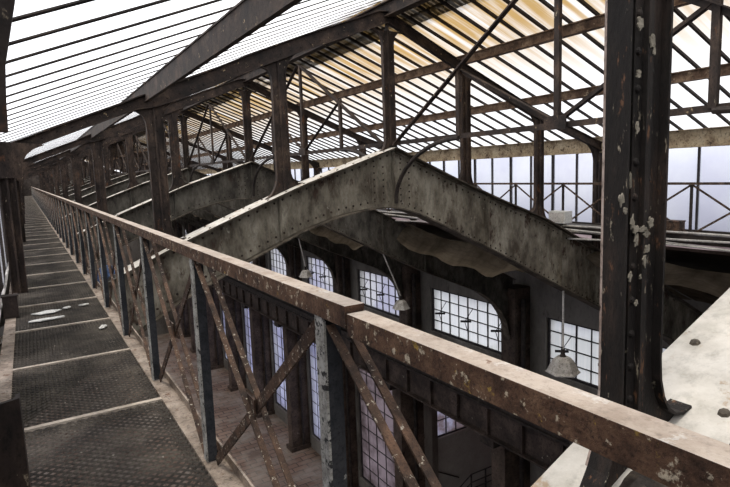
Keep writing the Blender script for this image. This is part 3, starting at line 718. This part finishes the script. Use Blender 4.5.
# pendant lamps
def lamp(px, py, pz, hx, hy, hz, label, k=1):
    t = thing('pendant_lamp', (px, py, pz), label, 'lamp', 'pendant lamps')
    b = MB(); b.tube([(hx, hy, hz), ((hx + px) / 2, (hy + py) / 2, (hz + pz + .55 * k) / 2), (px, py, pz + .50 * k)], .022, 6); b.build('rod', M['cable'], t)
    b = MB(); b.tube([(px, py, pz + .54 * k), (px, py, pz + .47 * k), (px, py, pz + .43 * k), (px, py, pz + .36 * k)], [.04 * k, .05 * k, .045 * k, .08 * k], 10); b.tube([(px - .05, py, pz + .52 * k), (px, py, pz + .62 * k), (px + .05, py, pz + .52 * k)], .012, 5); b.build('socket', M['dark'], t)
    prof = [(r_ * k, z_ * k) for r_, z_ in ((.08, .37), (.16, .35), (.23, .28), (.29, .16), (.34, .06), (.385, .02), (.38, .0), (.33, .05), (.27, .15), (.15, .32), (.0, .35))]
    n = 6; b = MB(); vs = [(px + r * math.cos(2 * math.pi * j / n + .3), py + r * math.sin(2 * math.pi * j / n + .3), pz + z) for r, z in prof for j in range(n)]
    fs = [(i * n + j, i * n + (j + 1) % n, (i + 1) * n + (j + 1) % n, (i + 1) * n + j) for i in range(len(prof) - 1) for j in range(n)]
    b.add(vs, fs); b.build('shade', M['lamp'], t); return t
gb = lambda x: interp(GB, x) - .03
lamp(9.9, Y0 + S, -4.62, 9.9, Y0 + S, gb(9.9), 'faceted grey pendant lamp hanging nearest, left of the big column')
lamp(10.4, Y0 + 2 * S, -4.6, 9.75, Y0 + 2 * S, gb(9.75), 'faceted pendant lamp on a slanting rod between two arched windows', .8)
lamp(10.2, Y0 + 3 * S, -4.5, 9.95, Y0 + 3 * S, gb(9.95), 'small pendant lamp hanging farthest, above the handrail', .85)

# annexe landing with railing, stair rail on the wall
t = thing('landing', (19.5, 21.4, -20.0), 'dim concrete landing under the thin railing, before the pale wall', 'landing')
b = MB(); b.box((18.2, 20.4, -17.72), (26.9, 21.4, -17.6)); b.build('deck', M['concrete'], t)
for x in (18.4, 22, 26): b = MB(); b.box((x - .07, 20.45, -20.0), (x + .07, 20.6, -17.72)); b.build('leg', M['dark'], t)
t = thing('landing_railing', (20, 20.5, -17.6), 'thin dark railing in front of the pale wall, below the small dim window', 'railing')
for z in (-15.75, -16.2, -16.55):
    b = MB(); b.tube([(17.0, 20.5, z - .75), (18.3, 20.5, z), (26.8, 20.5, z)], .032, 6); b.build('rail', M['muntin'], t)
for x in (17.0, 18.3, 19.3, 20.3, 21.3, 22.3, 23.3): b = MB(); z = -17.6 if x > 18 else -18.3; b.box((x - .03, 20.47, z), (x + .03, 20.53, z + 1.85)); b.build('post', M['muntin'], t)
b = MB()
for i in range(16): b.box((18.2 - .28 * (i + 1), 20.45, -17.8 - .195 * i), (18.2 - .28 * i, 21.4, -17.75 - .195 * i)) if 18.2 - .28 * (i + 1) > 16.85 else None
tag(b.build('stair', M['dark']), 'dark steps going down beside the pale wall under the crane beam', 'stairs')
b = MB(); b.tube([(17.55, AY - .1, -16.2), (19.0, AY - .1, -17.0)], .035, 6); b.tube([(17.55, AY - .1, -16.2), (17.55, AY + .0, -16.2)], .03, 6)
tag(b.build('wall_handrail', M['muntin']), 'dark sloping handrail fixed to the pale wall under the crane beam', 'handrail')

# ================================================================== SMALL THINGS
# flood light and junction box on the far catwalk
t = thing('floodlight', (10.05, 8.3, -1.33), 'white box floodlight on the far catwalk above the girder end', 'floodlight')
b = MB(); b.box((9.95, 8.05, -1.28), (10.2, 8.48, -1.02)); b.build('housing', M['flake'], t)
b = MB(); b.box((9.93, 8.08, -1.25), (9.95, 8.45, -1.05)); b.build('lens', M['cable'], t)
b = MB(); b.box((10.0, 8.2, -1.34), (10.14, 8.34, -1.28)); b.build('bracket', M['dark'], t)
b = MB(); b.box((10.1, 5.65, -1.34), (10.3, 5.98, -1.12)); b.box((10.09, 5.64, -1.12), (10.31, 5.99, -1.10))
tag(b.build('junction_box', M['brace']), 'small brown junction box on the far catwalk right of the big column', 'box')
# paint flakes on the grating
def flake(cx, cy, lx, ly, seed, label):
    rnd = random.Random(seed); n = 14; z = ZC + .016; ring = []
    for i in range(n):
        a = 2 * math.pi * i / n; r = 1 + .28 * (rnd.random() - .5); ring.append((cx + lx * r * math.cos(a) + ly * .3 * math.sin(a), cy + ly * r * math.sin(a)))
    vs = [(x, y, z) for x, y in ring] + [(x, y, z + .004 + .008 * rnd.random()) for x, y in ring] + [(cx, cy, z + .014), (cx, cy, z)]
    fs = [(i, (i + 1) % n, n + (i + 1) % n, n + i) for i in range(n)] + [(n + i, n + (i + 1) % n, 2 * n) for i in range(n)] + [((i + 1) % n, i, 2 * n + 1) for i in range(n)]
    tag(MB().add(vs, fs).build('paint_flake', M['flake']), label, 'debris', 'paint flakes on the grating')
flake(.07, 6.52, .13, .07, 1, 'largest white paint flake lying on the grating')
flake(.05, 6.18, .15, .05, 2, 'long white paint flake lying just before the largest one')
flake(.26, 6.62, .04, .04, 3, 'small white paint flake in the middle of the grating')
flake(.43, 6.65, .05, .03, 4, 'small white paint flake near the right edge of the grating')
flake(.49, 5.5, .03, .06, 5, 'small pale chip beside the railing foot, before the flakes')
# blue sheet by the girder
vs = []; n = 10
for i in range(n + 1):
    for j in range(n + 1):
        u, v = i / n, j / n; x = .66 + .27 * u; y = Y0 + S - .2 + .36 * v
        vs.append((x, y, gt(x) + .05 + .10 * abs(noise.noise((u * 4, v * 4, 2))) + .16 * math.sin(math.pi * u) * math.sin(math.pi * v)))
fs = [(i * (n + 1) + j, i * (n + 1) + j + 1, (i + 1) * (n + 1) + j + 1, (i + 1) * (n + 1) + j) for i in range(n) for j in range(n)]
o = MB().add(vs, fs).build('blue_sheet', M['blue']); md = o.modifiers.new('thick', 'SOLIDIFY'); md.thickness = .012; md.offset = 1
tag(o, 'crumpled dark blue sheet lying on a girder arm behind the railing', 'sheet')
# rubble by the foot of the big column
def lump(cx, cy, cz, r, seed):
    rnd = random.Random(seed); vs = []; fs = []; nu, nv = 8, 5
    for j in range(nv + 1):
        for i in range(nu):
            a = 2 * math.pi * i / nu; e = -math.pi / 2 + math.pi * j / nv; q = r * (1 + .35 * (rnd.random() - .5)); vs.append((cx + q * math.cos(e) * math.cos(a), cy + q * math.cos(e) * math.sin(a), cz + q * .75 * math.sin(e)))
    for j in range(nv):
        for i in range(nu): fs.append((j * nu + i, j * nu + (i + 1) % nu, (j + 1) * nu + (i + 1) % nu, (j + 1) * nu + i))
    return MB().add(vs, fs)
n = 16; vs = []
for i in range(n + 1):
    for j in range(n + 1):
        u, v = i / n, j / n; x = 1.36 + .38 * u; y = Y0 - .215 + .20 * v; e = min(u, 1 - u, v, 1 - v) * 4
        vs.append((x, y, gt(x) + .020 + min(1, e) * (.018 + .03 * noise.noise((x * 14, y * 14, 4)))))
fs = [(i * (n + 1) + j, i * (n + 1) + j + 1, (i + 1) * (n + 1) + j + 1, (i + 1) * (n + 1) + j) for i in range(n) for j in range(n)]
tag(MB().add(vs, fs).build('dirt_heap', M['rubble']), 'dark heap of dirt and debris around the foot of the big column', 'dirt')
for i in range(30):
    x = 1.42 + .34 * random.random(); y = Y0 - .20 + .14 * random.random(); r = .006 + .014 * random.random() ** 2
    tag(lump(x, y, gt(x) + .040 + r * .5, r, i).build('rubble_lump', M['rubble']), 'dark lump of rubble at the foot of the big column', 'rubble', 'rubble at the column foot')
# walkway outside on the roof, right of the ridge
t = thing('roof_walkway', (5.85, 30, GL(5.85) + .02), 'dark slatted walkway outside on the right roof slope by the ridge', 'walkway')
for x in (5.55, 5.75, 6.0, 6.22):
    b = MB(); b.box((x - .03, YB, GL(x) + .02), (x + .03, YE, GL(x) + .10)); b.build('runner', M['dark'], t)
b = MB(); y = YB; rnd = random.Random(3)
while y < YE:
    if rnd.random() < .86: b.bar((5.5, y, GL(5.5) + .13), (6.25, y, GL(6.25) + .13), .085, .03)
    y += .115
b.build('slats', M['dark'], t)
